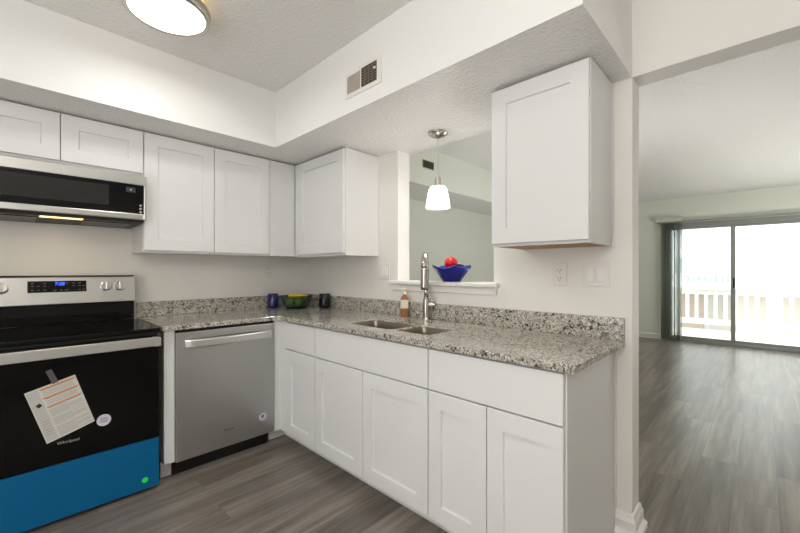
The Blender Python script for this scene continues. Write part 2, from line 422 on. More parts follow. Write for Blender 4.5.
s2 = sash('fixed_panel', DY1+.045, ym+.03, XF+.05)
struct('screen', bx(XF+.094, XF+.096, ym-.03, DY0-.045, .045, DZ-.06), M['screen'], parent=door)
hb = bx(XF-.022, XF+.008, ym-.022, ym+.0, .96, 1.12); struct('handle', hb, M['black'], parent=s1, bevel=.005)

# ------------------------------------------------------------------ countertop with backsplash
ZT, TH = .914, .030
CF = .648
ct = thing('countertop', 'L-shaped speckled grey granite countertop with matching upstand, running from range to wall end', 'countertop', (-.3, -.3, ZT-TH))
r = .035; cxk, cyk = -CF-r, -CF-r
pts = [(-1.375, -.001), (-1.375, -CF), (cxk, -CF)] + [(cxk+r*math.cos(a), cyk+r*math.sin(a)) for a in (PI/2*.75, PI/2*.5, PI/2*.25)] + [(-CF, cyk), (-CF, -2.684), (-.001, -2.684), (-.001, -.001)]
slab = obj('slab', prism(B(), pts, ZT-TH, ZT), M['granite'], ct)
SX0, SX1 = -.545, -.165
BOWLS = ((-1.672, -1.285), (-1.935, -1.700))
SXB = ((-.532, -.292), (-.525, -.292))
for (y0, y1), (x0, x1) in zip(BOWLS, SXB):
    boolean(slab, obj('cutter', prism(B(), rrect(x0, x1, y0, y1, .035), ZT-.1, ZT+.1), M['granite'], ct))
md = slab.modifiers.new('bevel', 'BEVEL'); md.width = .004; md.segments = 2; md.limit_method = 'ANGLE'; md.angle_limit = math.radians(50)
obj('backsplash', bx(-1.375, -.001, -.0205, -.001, ZT, ZT+.104), M['granite'], ct, bevel=.0025)
obj('backsplash', bx(-.0205, -.001, -2.684, -.0205, ZT, ZT+.104), M['granite'], ct, bevel=.0025)

# sink
sk = thing('sink', 'undermount stainless steel double bowl sink sunk in the granite below the faucet', 'sink', (-.35, -1.62, ZT-TH-.19))
zr = ZT-TH-.0005
for k, ((y0, y1), (x0, x1)) in enumerate(zip(BOWLS, SXB)):
    bm = B(); rings = []
    for ins, z, rr in ((.0006, ZT-.005, .035), (.002, ZT-.007, .035), (.003, zr-.02, .035), (.010, zr-.16, .035), (.030, zr-.185, .03)):
        rings.append([bm.verts.new((x, y, z)) for x, y in rrect(x0+ins, x1-ins, y0+ins, y1-ins, max(rr, .01))])
    n = len(rings[0])
    for a, b in zip(rings, rings[1:]):
        for i in range(n): bm.faces.new((a[i], a[(i+1) % n], b[(i+1) % n], b[i]))
    bm.faces.new(rings[-1])
    bw = obj('bowl', bm, M['basin'], sk, smooth=True)
    md = bw.modifiers.new('thick', 'SOLIDIFY'); md.thickness = .0004; md.offset = 1
    obj('drain', lathe(B(), (x0+x1)/2, (y0+y1)/2, [(.045, zr-.184), (.045, zr-.181), (.03, zr-.1815), (.028, zr-.1835)]), M['chrome'], bw, smooth=False)

# faucet
FX, FY = -.065, -1.535
ZF = ZT+.0006
fc = thing('faucet', 'brushed nickel gooseneck pull-down faucet behind the sink', 'faucet', (FX, FY, ZF))
obj('base', lathe(B(), FX, FY, [(.027, ZF), (.027, ZT+.006), (.0225, ZT+.010), (.0215, ZT+.135), (.017, ZT+.142)]), M['nickel'], fc, smooth=True).modifiers.new('e', 'EDGE_SPLIT')
dx, dy = -.80, -.60
R = .088; zA = 1.252
neck = [(FX, FY, ZT+.14), (FX, FY, 1.1), (FX, FY, zA)] + [(FX+dx*(R-R*math.cos(a)), FY+dy*(R-R*math.cos(a)), zA+R*math.sin(a)) for a in [PI*i/14 for i in range(1, 14)]]
hx, hy = FX+dx*2*R, FY+dy*2*R
neck += [(hx, hy, zA)]
obj('neck', tube(B(), neck, [.0155]*(len(neck)-11)+[.016, .0168, .0178, .0188, .0198, .0208, .0216, .0224, .0232, .0240, .0245]), M['nickel'], fc, smooth=True)
hd = obj('spray_head', tube(B(), [(hx, hy, zA+.004), (hx, hy, zA-.002), (hx, hy, zA-.01), (hx, hy, 1.135), (hx, hy, 1.128)], [.0244, .0250, .0255, .026, .025], 24), M['nickel'], fc, smooth=True)
obj('spray_face', lathe(B(), hx, hy, [(.0215, 1.120), (.0240, 1.128)]), M['black'], hd)
rx, ry = .62, -.78
hl = obj('handle', tube(B(), [(FX+rx*.012, FY+ry*.012, ZT+.098), (FX+rx*.058, FY+ry*.058, ZT+.098)], 0.016, 20), M['nickel'], fc, smooth=True)
hl.modifiers.new('e', 'EDGE_SPLIT')
obj('lever', tube(B(), [(FX+rx*.054, FY+ry*.054, ZT+.092), (FX+rx*.044, FY+ry*.044, ZT+.118), (FX+rx*.026-.005, FY+ry*.026-.006, ZT+.150)], [.0085, .0085, .006]), M['nickel'], hl, smooth=True)

# ------------------------------------------------------------------ base cabinets along the sink wall
DF, DT = -.63, .02          # door plane and thickness
CB = -.608
def base_cab(name, label, y0, y1, fronts, open_top=False, side=None):
    """y0 > y1; open carcass, fronts = list of (kind, ya, yb, z0, z1)"""
    t = thing(name, label, 'cabinet', ((CB)/2, (y0+y1)/2, 0), 'white base cabinets under the sink run')
    z0, z1 = .085, ZT-TH-.001; w = .016; bm = B()
    e = .0008
    box(bm, CB, -.004, y0-w, y0-e, z0, z1); box(bm, CB, -.004, y1+e, y1+w, z0 if not side else 0.001, z1)
    box(bm, CB, -.004, y1+w, y0-w, z0, z0+w); box(bm, -.02, -.004, y1+w, y0-w, z0+w, z1)
    box(bm, CB, CB+.02, y1+w, y0-w, z1-.04, z1); box(bm, CB, CB+.02, y1+w, y0-w, .672, .696)
    box(bm, CB, CB+.02, y0-w-.02, y0-w, z0+w, z1-.04); box(bm, CB, CB+.02, y1+w, y1+w+.02, z0+w, z1-.04)
    obj('carcass', bm, M['cabside'], t)
    for kind, a, b, f0, f1 in fronts:
        if kind == 'door': obj('door', front('B', a, b, f0, f1, DF, rail=.072, railz=.078), M['cab'], t)
        else: obj(kind, front('B', a, b, f0, f1, DF, rail=0), M['cab'], t)
    obj('toe_kick', bx(-.546, -.53, y1+(w if side else e), y0-e, 0.001, z0-.001), M['cabside'], t)
    return t
g = .0025
zd0, zd1, zw0, zw1 = .086, .680, .687, .873
base_cab('base_cabinet', 'narrow white base cabinet next to the corner filler, one slab drawer over one shaker door', -.708, -1.080,
         [('door', -.711, -1.080+g, zd0, zd1), ('drawer_front', -.711, -1.080+g, zw0, zw1)])
base_cab('sink_base_cabinet', 'wide white sink base cabinet with two shaker doors under a long blank panel', -1.081, -2.020,
         [('door', -1.081-g, -1.549, zd0, zd1), ('door', -1.553, -2.020+g, zd0, zd1), ('false_front', -1.081-g, -2.020+g, zw0, zw1)])
base_cab('base_cabinet', 'white base cabinet at the counter end by the doorway, drawer over two shaker doors', -2.021, -2.645,
         [('door', -2.021-g, -2.329, zd0, zd1), ('door', -2.333, -2.638, zd0, zd1), ('drawer_front', -2.021-g, -2.638, zw0, zw1)], side=True)
sc_ = obj('scribe_strip', bx(-.022, -.0005, -2.650, -2.6455, .125, ZT-TH-.001), M['cab'], bpy.data.objects['base_cabinet.001'])
# corner filler (L) and dishwasher end panel
cf = thing('corner_filler', 'white L-shaped filler boards in the inside corner between dishwasher and narrow base cabinet', 'filler panel', (-.62, -.62, 0))
obj('filler_board', bx(-.672, -.608, -.628, -.612, .086, ZT-TH-.001), M['cab'], cf, bevel=.001)
obj('filler_board', bx(-.624, -.608, -.707, -.6285, .086, ZT-TH-.001), M['cab'], cf, bevel=.001)
obj('toe_kick', prism(B(), [(-.672, -.546), (-.546, -.546), (-.546, -.707), (-.53, -.707), (-.53, -.53), (-.672, -.53)], .001, .085), M['cabside'], cf)
ep = thing('end_panel', 'narrow white cabinet end panel standing between range and dishwasher', 'panel', (-1.333, -.3, 0))
obj('panel', bx(-1.362, -1.306, -.628, -.022, .100, ZT-TH-.001), M['cab'], ep, bevel=.0015)
obj('toe_kick', bx(-1.362, -1.306, -.560, -.022, .001, .0995), M['cabside'], ep)

# ------------------------------------------------------------------ dishwasher
dw = thing('dishwasher', 'stainless steel dishwasher under the counter, with bowed bar handle', 'dishwasher', (-.99, -.33, 0))
x0, x1 = -1.303, -.676
obj('tub', bx(x0+.004, x1-.004, -.60, -.03, .10, ZT-TH-.004), M['black'], dw)
bm = bx(x0, x1, -.640, -.602, .095, .866)
obj('door', bm, M['steelv'], dw, bevel=.004)
obj('top_gap', bx(x0, x1, -.628, -.602, .8665, .880), M['black'], dw)
obj('toe_kick', bx(x0-.001, x1-.03, -.575, -.555, .002, .094), M['black'], dw)
hp = []
for i in range(21):
    s = i/20; hp.append((x0+.045+(x1-x0-.075)*s, -.650-.036*math.sin(PI*s)**.6, .795))
bm = B(); rings = []
for p in hp:
    rings.append([bm.verts.new((p[0], p[1]+a, p[2]+b)) for a, b in ((.012, -.024), (-.003, -.026), (-.007, -.017), (-.007, .017), (-.003, .026), (.012, .024))])
for a, b in zip(rings, rings[1:]):
    for k in range(6): bm.faces.new((a[k], a[(k+1) % 6], b[(k+1) % 6], b[k]))
bm.faces.new(rings[0]); bm.faces.new(rings[-1][::-1])
obj('handle', bm, M['handle'], dw, smooth=False, bevel=.001)
obj('logo', text_bm('Whirlpool', .016, (1, 0, 0), (0, 0, 1), (-.995, -.6402, .205)), M['logodark'], dw, label='small dark maker name printed on door')
stk = obj('sticker', disc(B(), (-.765, -.6400, .222), (0, -1, 0), .027, .0008), M['sticker'], dw, label='pale round sticker')
obj('print', disc(B(), (-.765, -.6408, .225), (0, -1, 0), .011, .0003), M['stickerprint'], stk)

# ------------------------------------------------------------------ range
RX0, RX1 = -2.167, -1.405; RC = (RX0+RX1)/2; RY = -.685
rg = thing('electric_range', 'black and stainless freestanding electric range with smooth glass cooktop and blue film on its drawer', 'stove', (RC, -.35, 0))
obj('body', bx(RX0+.004, RX1-.002, -.645, -.03, .02, .893), M['blackenamel'], rg)
for sx in (RX0+.05, RX1-.05):
    for sy in (-.60, -.08): obj('foot', lathe(B(), sx, sy, [(.016, .0005), (.016, .02)], 16), M['black'], rg)
ck = obj('cooktop', bx(RX0, RX1+.006, -.700, -.104, .894, .917), M['blackglass'], rg, bevel=.004)
obj('front_trim', bx(RX0, RX1+.004, RY-.004, -.646, .877, .893), M['black'], rg, bevel=.002)
for bxp, byp, br in ((RC-.19, -.52, .11), (RC+.19, -.52, .088), (RC-.19, -.25, .075), (RC+.19, -.25, .095)):
    bm = B(); n = 48
    for rr in (br, br*.62):
        a = [bm.verts.new((bxp+rr*math.cos(2*PI*i/n), byp+rr*math.sin(2*PI*i/n), .9173)) for i in range(n)]
        b = [bm.verts.new((bxp+(rr-.0025)*math.cos(2*PI*i/n), byp+(rr-.0025)*math.sin(2*PI*i/n), .9173)) for i in range(n)]
        for i in range(n): bm.faces.new((a[i], a[(i+1) % n], b[(i+1) % n], b[i]))
    obj('burner_ring', bm, M['window_dk'], ck)
# backguard: black riser, tilted stainless control panel
obj('backguard_riser', bx(RX0+.006, RX1-.002, -.100, -.03, .9175, 1.036), M['blackglass'], rg, bevel=.003)
bm = B(); yb, yt = -.112, -.092
v = [bm.verts.new(p) for x in (RX0+.004, RX1+.002) for p in ((x, yb, 1.037), (x, yt, 1.196), (x, yt+.006, 1.203), (x, -.03, 1.203), (x, -.03, 1.037))]
for i in range(5): bm.faces.new((v[i], v[(i+1) % 5], v[5+(i+1) % 5], v[5+i]))
bm.faces.new(v[:5][::-1]); bm.faces.new(v[5:])
cp = obj('control_panel', bm, M['steel'], rg, bevel=.003)
obj('top_cap', bx(RX0+.004, RX1+.002, yt+.004, -.03, 1.2035, 1.208), M['black'], rg)
nrm = Vector((0, -(1.196-1.037), -(yt-yb))).normalized(); nrm = Vector((0, -.992, .125)); up = Vector((0, .125, .992))
def onpanel(x, z, d=0): return Vector((x, yb+(yt-yb)*(z-1.037)/.159, z))+nrm*d
def panel_box(bm, xa, xb, za, zb, d0, d1):
    q = [bm.verts.new(onpanel(x, z, d)) for d in (d0, d1) for x, z in ((xa, za), (xb, za), (xb, zb), (xa, zb))]
    for f in ((3, 2, 1, 0), (4, 5, 6, 7), (0, 1, 5, 4), (1, 2, 6, 5), (2, 3, 7, 6), (3, 0, 4, 7)): bm.faces.new([q[i] for i in f])
    return bm
dp = obj('display', panel_box(B(), -1.917, -1.655, 1.109, 1.176, -.001, .0025), M['blackglass'], rg, label='black control display with blue clock digits')
obj('digits', text_bm('7:28', .026, (1, 0, 0), up, onpanel(-1.778, 1.158, .0028), bold=.0006), M['led'], dp)
for i, x in enumerate((-1.897, -1.872, -1.845, -1.745, -1.715, -1.688, -1.668)):
    for z in (1.162, 1.146, 1.123):
        if (i*3+int(z*1000)) % 5: obj('key_legend', panel_box(B(), x-.006, x+.006, z-.0014, z+.0014, .0025, .0029), M['icons'], dp)
for x in (-1.80, -1.772, -1.75): obj('key_legend', panel_box(B(), x-.007, x+.007, 1.119, 1.122, .0025, .0029), M['icons'], dp)
for kx in (-2.090, -2.020, -1.557, -1.487):
    c = onpanel(kx, 1.139)
    kb = obj('knob', disc(B(), c, nrm, .026, .03, 32, [(.031, 0), (.031, .004), (.027, .006), (.026, .026), (.024, .029)]), M['steel'], rg, smooth=True)
    kb.modifiers.new('e', 'EDGE_SPLIT')
    gp = B(); a = c+nrm*.029
    q = [gp.verts.new(a+Vector((sx*.0045, 0, 0))+up*sz*.024+nrm*d) for d in (-.002, .010) for sx, sz in ((-1, -1), (1, -1), (1, 1), (-1, 1))]
    for f in ((3, 2, 1, 0), (4, 5, 6, 7), (0, 1, 5, 4), (1, 2, 6, 5), (2, 3, 7, 6), (3, 0, 4, 7)): gp.faces.new([q[i] for i in f])
    obj('grip', gp, M['chrome'], kb, bevel=.0015)
# oven door
od = obj('oven_door', bx(RX0+.002, RX1+.006, RY, -.647, .300, .872), M['ovenglass'], rg, bevel=.004)
obj('door_window', bx(RX0+.10, RX1-.10, RY-.0006, RY+.001, .40, .72), M['blackglass'], od)
hb = bx(RX0+.004, RX1-.020, RY-.058, RY-.040, .822, .872)
for a, b in ((RX0+.004, RX0+.03), (RX1-.03, RX1+.004)): box(hb, a, b, RY-.05, RY+.002, .818, .868)
obj('oven_handle', hb, M['handle'], od, bevel=.004)
obj('logo', text_bm('Whirlpool', .020, (1, 0, 0), (0, 0, 1), (-1.785, RY-.0004, .398)), M['logo'], od, label='pale maker name printed at foot of oven door')
stk = obj('sticker', disc(B(), (-1.647, RY, .463), (0, -1, 0), .030, .0008), M['sticker'], od, label='pale violet oval sticker')
for vv in stk.data.vertices: pass
bm = B()
for i, z in enumerate((.474, .467, .460, .453)):
    w = .018-.002*abs(i-1.5); box(bm, -1.647-w, -1.647+w, RY-.0011, RY-.0007, z-.0016, z+.0016)
obj('print', bm, M['stickerprint'], stk)
drw = obj('drawer', bx(RX0+.002, RX1+.006, RY+.002, -.647, .026, .296), M['film'], rg, bevel=.004, label='storage drawer front under bright blue protective film')
obj('sticker', disc(B(), (-1.466, RY+.002, .078), (0, -1, 0), .015, .0007), M['green'], drw, label='bright green oval sticker')

# instruction sheet taped to the oven door
yS = RY-.0022
TL, TRc, BR, BL = (Vector((-1.940, yS, .668)), Vector((-1.761, yS, .722)), Vector((-1.684, yS, .470)), Vector((-1.863, yS, .411)))
sh = thing('instruction_sheet', 'white printed instruction sheet with orange stripes, taped askew on the black oven door', 'paper sheet', tuple((TL+TRc)/2))
def onsheet(s, t_, d=0):
    p = TL.lerp(TRc, s).lerp(BL.lerp(BR, s), t_); return Vector((p.x, p.y-d-.004*math.sin(PI*s)*t_, p.z))
def sheet_patch(bm, s0, s1, t0, t1, d0, d1, ns=8, nt_=6):
    for dd in (d0, d1):
        gr = [[bm.verts.new(onsheet(s0+(s1-s0)*i/ns, t0+(t1-t0)*j/nt_, dd)) for i in range(ns+1)] for j in range(nt_+1)]
        for j in range(nt_):
            for i in range(ns): bm.faces.new((gr[j][i], gr[j][i+1], gr[j+1][i+1], gr[j+1][i]))
        if dd == d0: g0 = gr
    rim = lambda G: [G[0][i] for i in range(ns)]+[G[j][ns] for j in range(nt_)]+[G[nt_][i] for i in range(ns, 0, -1)]+[G[j][0] for j in range(nt_, 0, -1)]
    a, b = rim(g0), rim(gr)
    for i in range(len(a)): bm.faces.new((a[i], a[(i+1) % len(a)], b[(i+1) % len(a)], b[i]))
    return bm
pp = obj('page', sheet_patch(B(), 0, 1, 0, 1, 0, .0006), M['paper'], sh, smooth=False)
obj('side_column', sheet_patch(B(), .02, .24, .02, .98, .0006, .0009), M['paperside'], pp)
bm = B()
for t0 in (.03, .20, .37): sheet_patch(bm, .27, .97, t0, t0+.022, .0006, .0011, 6, 1)
obj('orange_stripes', bm, M['orange'], pp, label='orange stripes across the sheet')
bm = B()
for t0 in (.055, .225, .395): sheet_patch(bm, .30, .94, t0, t0+.014, .0006, .0011, 6, 1)
for k in range(22):
    t0 = .44+k*.0245
    if k in (6, 13): continue
    e = .95 if k % 4 else .66
    sheet_patch(bm, .28, e, t0, t0+.008, .0006, .0010, 6, 1)
for t0 in (.10, .13, .16, .27, .30, .33): sheet_patch(bm, .30, .92, t0, t0+.008, .0006, .0010, 6, 1)
for k in range(6): sheet_patch(bm, .06, .20, .60+k*.05, .60+k*.05+.012, .0009, .0013, 3, 1)
obj('print', bm, M['greyprint'], pp)
bm = B(); c = onsheet(.15, .30, .0012)
q = [bm.verts.new(c+Vector((a, b, d))) for b in (0, -.0004) for a, d in ((-.012, 0), (0, -.012), (.012, 0), (0, .012))]
bm.faces.new(q[:4]); bm.faces.new(q[4:][::-1])
for i in range(4): bm.faces.new((q[i], q[(i+1) % 4], q[4+(i+1) % 4], q[4+i]))
obj('symbol', bm, M['darkprint'], pp)
bm = B(); q = [bm.verts.new((x, yS-b, z)) for b in (-.001, .0012) for x, z in ((-1.868, .757), (-1.846, .765), (-1.822, .700), (-1.844, .692))]
bm.faces.new(q[:4]); bm.faces.new(q[4:][::-1])
for i in range(4): bm.faces.new((q[i], q[(i+1) % 4], q[4+(i+1) % 4], q[4+i]))
obj('tape', bm, M['tape'], sh, label='strip of grey tape')

# ------------------------------------------------------------------ low-profile microwave hood
mw = thing('microwave_hood', 'low stainless and black microwave hood fixed above the range under the short wall cabinet', 'microwave', (RC, -.2, 1.53))
MY = -.42; mx0, mx1 = RX0+.002, -1.401
obj('body', bx(mx0, mx1-.004, MY+.03, -.004, 1.545, 1.815), M['steel'], mw)
fr = bx(mx0, mx1, MY, MY+.03, 1.757, 1.815)
box(fr, mx1-.016, mx1, MY, MY+.03, 1.548, 1.757)
box(fr, mx0, mx1-.016, MY, MY+.03, 1.548, 1.582)
obj('door_frame', fr, M['steel'], mw, bevel=.003)
gl = obj('door_glass', bx(mx0, mx1-.016, MY+.002, MY+.03, 1.582, 1.757), M['blackglass'], mw)
obj('window', bx(mx0, -1.588, MY+.0012, MY+.002, 1.618, 1.735), M['window_dk'], gl)
dsp = obj('display', bx(-1.507, -1.460, MY+.001, MY+.002, 1.708, 1.738), M['dispwin'], gl)
bm = B(); box(bm, -1.487, -1.479, MY+.0005, MY+.001, 1.718, 1.728); obj('digits', bm, M['logo'], dsp)
for z in (1.634, 1.614, 1.594): obj('button', disc(B(), (-1.434, MY+.002, z), (0, -1, 0), .007, .0012, 20), M['logo'], gl)
obj('logo', text_bm('Whirlpool', .020, (1, 0, 0), (0, 0, 1), (RC, MY-.0003, 1.785)), M['paper'], mw, label='pale maker name on the top strip')
bm = B()
v = [bm.verts.new((x, y, z)) for x in (mx0+.004, mx1-.012) for y, z in ((MY+.006, 1.5475), (MY+.05, 1.534), (-.01, 1.526), (-.01, 1.5445), (MY+.04, 1.5445))]
for i in range(5): bm.faces.new((v[i], v[(i+1) % 5], v[5+(i+1) % 5], v[5+i]))
bm.faces.new(v[:5][::-1]); bm.faces.new(v[5:])
un = obj('underside', bm, M['black'], mw)
zl = lambda y: 1.534-(1.534-1.526)*(y-(MY+.05))/(-.01-MY-.05)
def under_patch(bm, xa, xb, ya, yb_, d0=.0, d1=.003):
    q = [bm.verts.new((x, y, zl(y)-d)) for d in (d0, d1) for x, y in ((xa, ya), (xb, ya), (xb, yb_), (xa, yb_))]
    for f in ((3, 2, 1, 0), (4, 5, 6, 7), (0, 1, 5, 4), (1, 2, 6, 5), (2, 3, 7, 6), (3, 0, 4, 7)): bm.faces.new([q[i] for i in f])
    return bm
obj('grease_filter', under_patch(B(), RC-.33, RC-.10, -.30, -.06), M['blackenamel'], un)
obj('grease_filter', under_patch(B(), RC+.10, RC+.33, -.30, -.06), M['blackenamel'], un)
obj('lamp_lens', under_patch(B(), RC-.09, RC+.09, MY+.06, MY+.11), M['hoodled'], un, label='warm glowing lamp lens')
hlamp = area('hood_lamp_light', (RC, MY+.085, 1.525), .08, P_HOOD, (1, .74, .42), 'SQUARE'); hlamp.parent = mw; hlamp.location = Vector((RC, MY+.085, 1.525))-ORG[mw.name]

# ------------------------------------------------------------------ wall cabinets
ZU, ZUT = 1.355, 2.120
UD = .318
def wall_cab_A(name, label, xa, xb, z0, doors, rail=.075, group='white wall cabinets', hidden_right=None):
    t = thing(name, label, 'cabinet', ((xa+xb)/2, -.16, z0), group)
    obj('carcass', bx(xa, xb, -UD+.0005, -.002, z0, ZUT), M['cabside'], t)
    for a, b in doors: obj('door', front('A', a, b, z0+.013, 2.112, -UD-.02, rail=rail), M['cab'], t)
    return t
wall_cab_A('wall_cabinet', 'short white wall cabinet with two wide shaker doors directly over the microwave hood', -2.180, -1.4025, 1.838, [(-2.178, -1.7935), (-1.7895, -1.404)])
ta = wall_cab_A('wall_cabinet', 'tall two-door white shaker wall cabinet over the dishwasher, next to the microwave hood', -1.4015, -.3405, ZU, [(-1.3985, -.979), (-.975, -.560)])
obj('filler_strip', bx(-.556, -.339, -UD-.018, -UD, ZU, 2.112), M['cab'], ta, bevel=.001)
tb = thing('wall_cabinet', 'single-door white wall cabinet filling the corner, left of the pass-through', 'cabinet', (-.16, -.66, ZU), 'white wall cabinets')
obj('carcass', bx(-UD+.0005, -.002, -.998, -.3395, ZU-.005, ZUT), M['cabside'], tb)
obj('filler_strip', bx(-UD-.018, -UD, -.379, -.3395, ZU, 2.112), M['cab'], tb, bevel=.001)
obj('door', front('B', -.383, -.989, ZU+.013, 2.112, -UD-.02), M['cab'], tb)
tc_ = thing('wall_cabinet', 'single-door white wall cabinet hanging by itself right of the pass-through', 'cabinet', (-.16, -2.407, ZU), 'white wall cabinets')
obj('carcass', bx(-UD+.0005, -.002, -2.634, -2.181, ZU, ZUT), M['cabside'], tc_)
obj('door', front('B', -2.184, -2.631, ZU+.013, 2.112, -UD-.02), M['cab'], tc_)
obj('bottom_board', bx(-UD+.02, -.022, -2.615, -2.20, ZU-.0015, ZU-.0002), M['cabraw'], tc_, label='bare brown wood underside')
obj('scribe_strip', bx(-.018, -.002, -2.638, -2.6345, ZU, ZUT), M['cab'], tc_)

# ------------------------------------------------------------------ ceiling lamp, pendant, vents
LX, LY, LR = -1.475, -1.155, .166
cl = thing('ceiling_light', 'round flush ceiling light with brushed metal rim, glowing white over the kitchen floor', 'lamp', (LX, LY, ZC))
obj('mounting_ring', lathe(B(), LX, LY, [(LR*.90, ZC-.0005), (LR*.93, ZC-.03), (LR*.93, ZC-.052)], 64), M['halo'], cl, smooth=False, label='amber glowing side ring')
bm = B(); n = 64; prof_ = [(LR*.94, ZC-.050), (LR+.012, ZC-.052), (LR+.014, ZC-.062), (LR+.010, ZC-.088), (LR, ZC-.094), (LR-.010, ZC-.090)]
lathe(bm, LX, LY, prof_, n, False, False)
obj('rim', bm, M['nickel'], cl, smooth=True)
obj('diffuser', lathe(B(), LX, LY, [(LR-.009, ZC-.088), (LR-.02, ZC-.094), (LR*.6, ZC-.103), (LR*.2, ZC-.106)], 64), M['diff'], cl, smooth=True)
la = area('ceiling_lamp_light', (0, 0, 0), .30, P_CEIL, (1, .99, .97)); la.parent = cl; la.location = (0, 0, -.112); la.data.spread = PI

PX, PYY = -.075, -1.642
pe = thing('pendant_lamp', 'small pendant lamp with white glass shade hanging over the sink in the pass-through', 'lamp', (PX, PYY, ZS))
obj('canopy', lathe(B(), PX, PYY, [(.064, ZS-.0008), (.064, ZS-.006), (.058, ZS-.014), (.036, ZS-.026), (.012, ZS-.033), (.006, ZS-.034)], 40), M['nickel'], pe, smooth=True)
obj('cord', tube(B(), [(PX, PYY, ZS-.032), (PX, PYY, 1.838)], .0035, 10), M['cord'], pe)
obj('socket', lathe(B(), PX, PYY, [(.010, 1.842), (.019, 1.836), (.020, 1.795), (.024, 1.788), (.024, 1.782)][::-1], 28), M['nickel'], pe, smooth=False)
sp_ = [(.024, 1.782), (.046, 1.776), (.058, 1.758), (.066, 1.72), (.074, 1.67), (.078, 1.642)]
bm = lathe(B(), PX, PYY, sp_, 40, False, False)
sh_ = obj('shade', bm, M['shade'], pe, smooth=True); md = sh_.modifiers.new('t', 'SOLIDIFY'); md.thickness = .003
obj('bulb', ball(B(), (PX, PYY, 1.752), .018, 1.3), M['diff'], pe, smooth=True)
pl = bpy.data.lights.new('pendant_bulb_light', 'POINT'); pl.energy = P_PEND; pl.color = (1, .98, .95); pl.shadow_soft_size = .03
po = bpy.data.objects.new('pendant_bulb_light', pl); COL.objects.link(po); po.parent = pe; po.location = (0, 0, 1.70-ZS)

VX = -dB
vt = thing('air_vent', 'white air register on the soffit face with one tan and one dark grille', 'vent', (VX, -1.585, 2.21))
bm = B(); y0, y1, z0, z1 = -1.735, -1.440, 2.205, 2.352
obj('plate', bx(VX-.006, VX-.0005, y0, y1, z0, z1), M['plate'], vt, bevel=.002)
def grille(ya, yb_, za, zb, m, slats):
    fr_ = obj('grille', bx(VX-.0075, VX-.0058, ya, yb_, za, zb), m, vt)
    bm = B(); n = slats
    for i in range(1, n):
        z = za+(zb-za)*i/n; box(bm, VX-.0105, VX-.0075, ya, yb_, z-.0014, z+.0014)
    for i in range(1, 4):
        y = ya+(yb_-ya)*i/4; box(bm, VX-.0095, VX-.0075, y-.0012, y+.0012, za, zb)
    obj('louvres', bm, M['venttan'] if m is M['venttan'] else M['louvre'], fr_)
grille(-1.572, -1.462, 2.228, 2.325, M['venttan'], 8)
grille(-1.706, -1.584, 2.228, 2.330, M['ventdark'], 7)
obj('lever', bx(VX-.018, VX-.0075, -1.702, -1.690, 2.287, 2.297), M['plate'], vt, bevel=.002)
vt2 = thing('air_vent', 'small dark air register on the far soffit seen through the pass-through', 'vent', (1.05, -dA, 2.31))
obj('plate', bx(.958, 1.142, -dA-.005, -dA-.0005, 2.302, 2.388), M['venttan'], vt2)
f2 = obj('grille', bx(.966, 1.134, -dA-.0065, -dA-.0048, 2.309, 2.381), M['ventdark'], vt2)
bm = B()
for i in range(1, 6): box(bm, .966, 1.134, -dA-.009, -dA-.0065, 2.309+.012*i-.001, 2.309+.012*i+.001)
obj('louvres', bm, M['slot'], f2)

# ------------------------------------------------------------------ outlets and switches
def plate_B(name, label, cat, ya, yb_, za, zb):
    t = thing(name, label, cat, (0, (ya+yb_)/2, (za+zb)/2))
    obj('cover_plate', bx(-.006, -.0005, yb_, ya, za, zb), M['plate'], t, bevel=.0025); return t
t = plate_B('wall_outlet', 'white duplex outlet under the lone wall cabinet, right of the pass-through', 'outlet', -2.348, -2.423, 1.160, 1.278)
for zc_ in (1.240, 1.198):
    f = obj('socket', disc(B(), (-.0058, -2.3855, zc_), (-1, 0, 0), .0165, .0018, 24), M['plate'], t, label='outlet face with dark slots')
    bm = B(); box(bm, -.0082, -.0075, -2.3935, -2.3915, zc_-.004, zc_+.006); box(bm, -.0082, -.0075, -2.3795, -2.3775, zc_-.004, zc_+.006); box(bm, -.0082, -.0075, -2.3875, -2.3835, zc_-.011, zc_-.007)
    obj('slots', bm, M['slot'], f)
t = plate_B('light_switch', 'white double rocker light switch at the wall end by the doorway', 'switch', -2.502, -2.619, 1.160, 1.278)
for yc in (-2.537, -2.583): obj('rocker', bx(-.010, -.0058, yc-.0165, yc+.0165, 1.186, 1.252), M['trimw'], t, bevel=.002)
t = plate_B('light_switch', 'white light switch plate between corner wall cabinet and pass-through', 'switch', -1.004, -1.124, 1.172, 1.298)
for yc in (-1.041, -1.087): obj('rocker', bx(-.010, -.0058, yc-.0165, yc+.0165, 1.202, 1.268), M['trimw'], t, bevel=.002)
t = thing('wall_outlet', 'white duplex outlet on the back wall above the blue cup in the corner', 'outlet', (-.40, 0, 1.235))
obj('cover_plate', bx(-.436, -.362, -.006, -.0005, 1.176, 1.294), M['plate'], t, bevel=.0025)
for zc_ in (1.256, 1.214):
    f = obj('socket', disc(B(), (-.399, -.0058, zc_), (0, -1, 0), .0165, .0018, 24), M['plate'], t)
    bm = B(); box(bm, -.407, -.405, -.0082, -.0075, zc_-.004, zc_+.006); box(bm, -.393, -.391, -.0082, -.0075, zc_-.004, zc_+.006)
    obj('slots', bm, M['slot'], f)

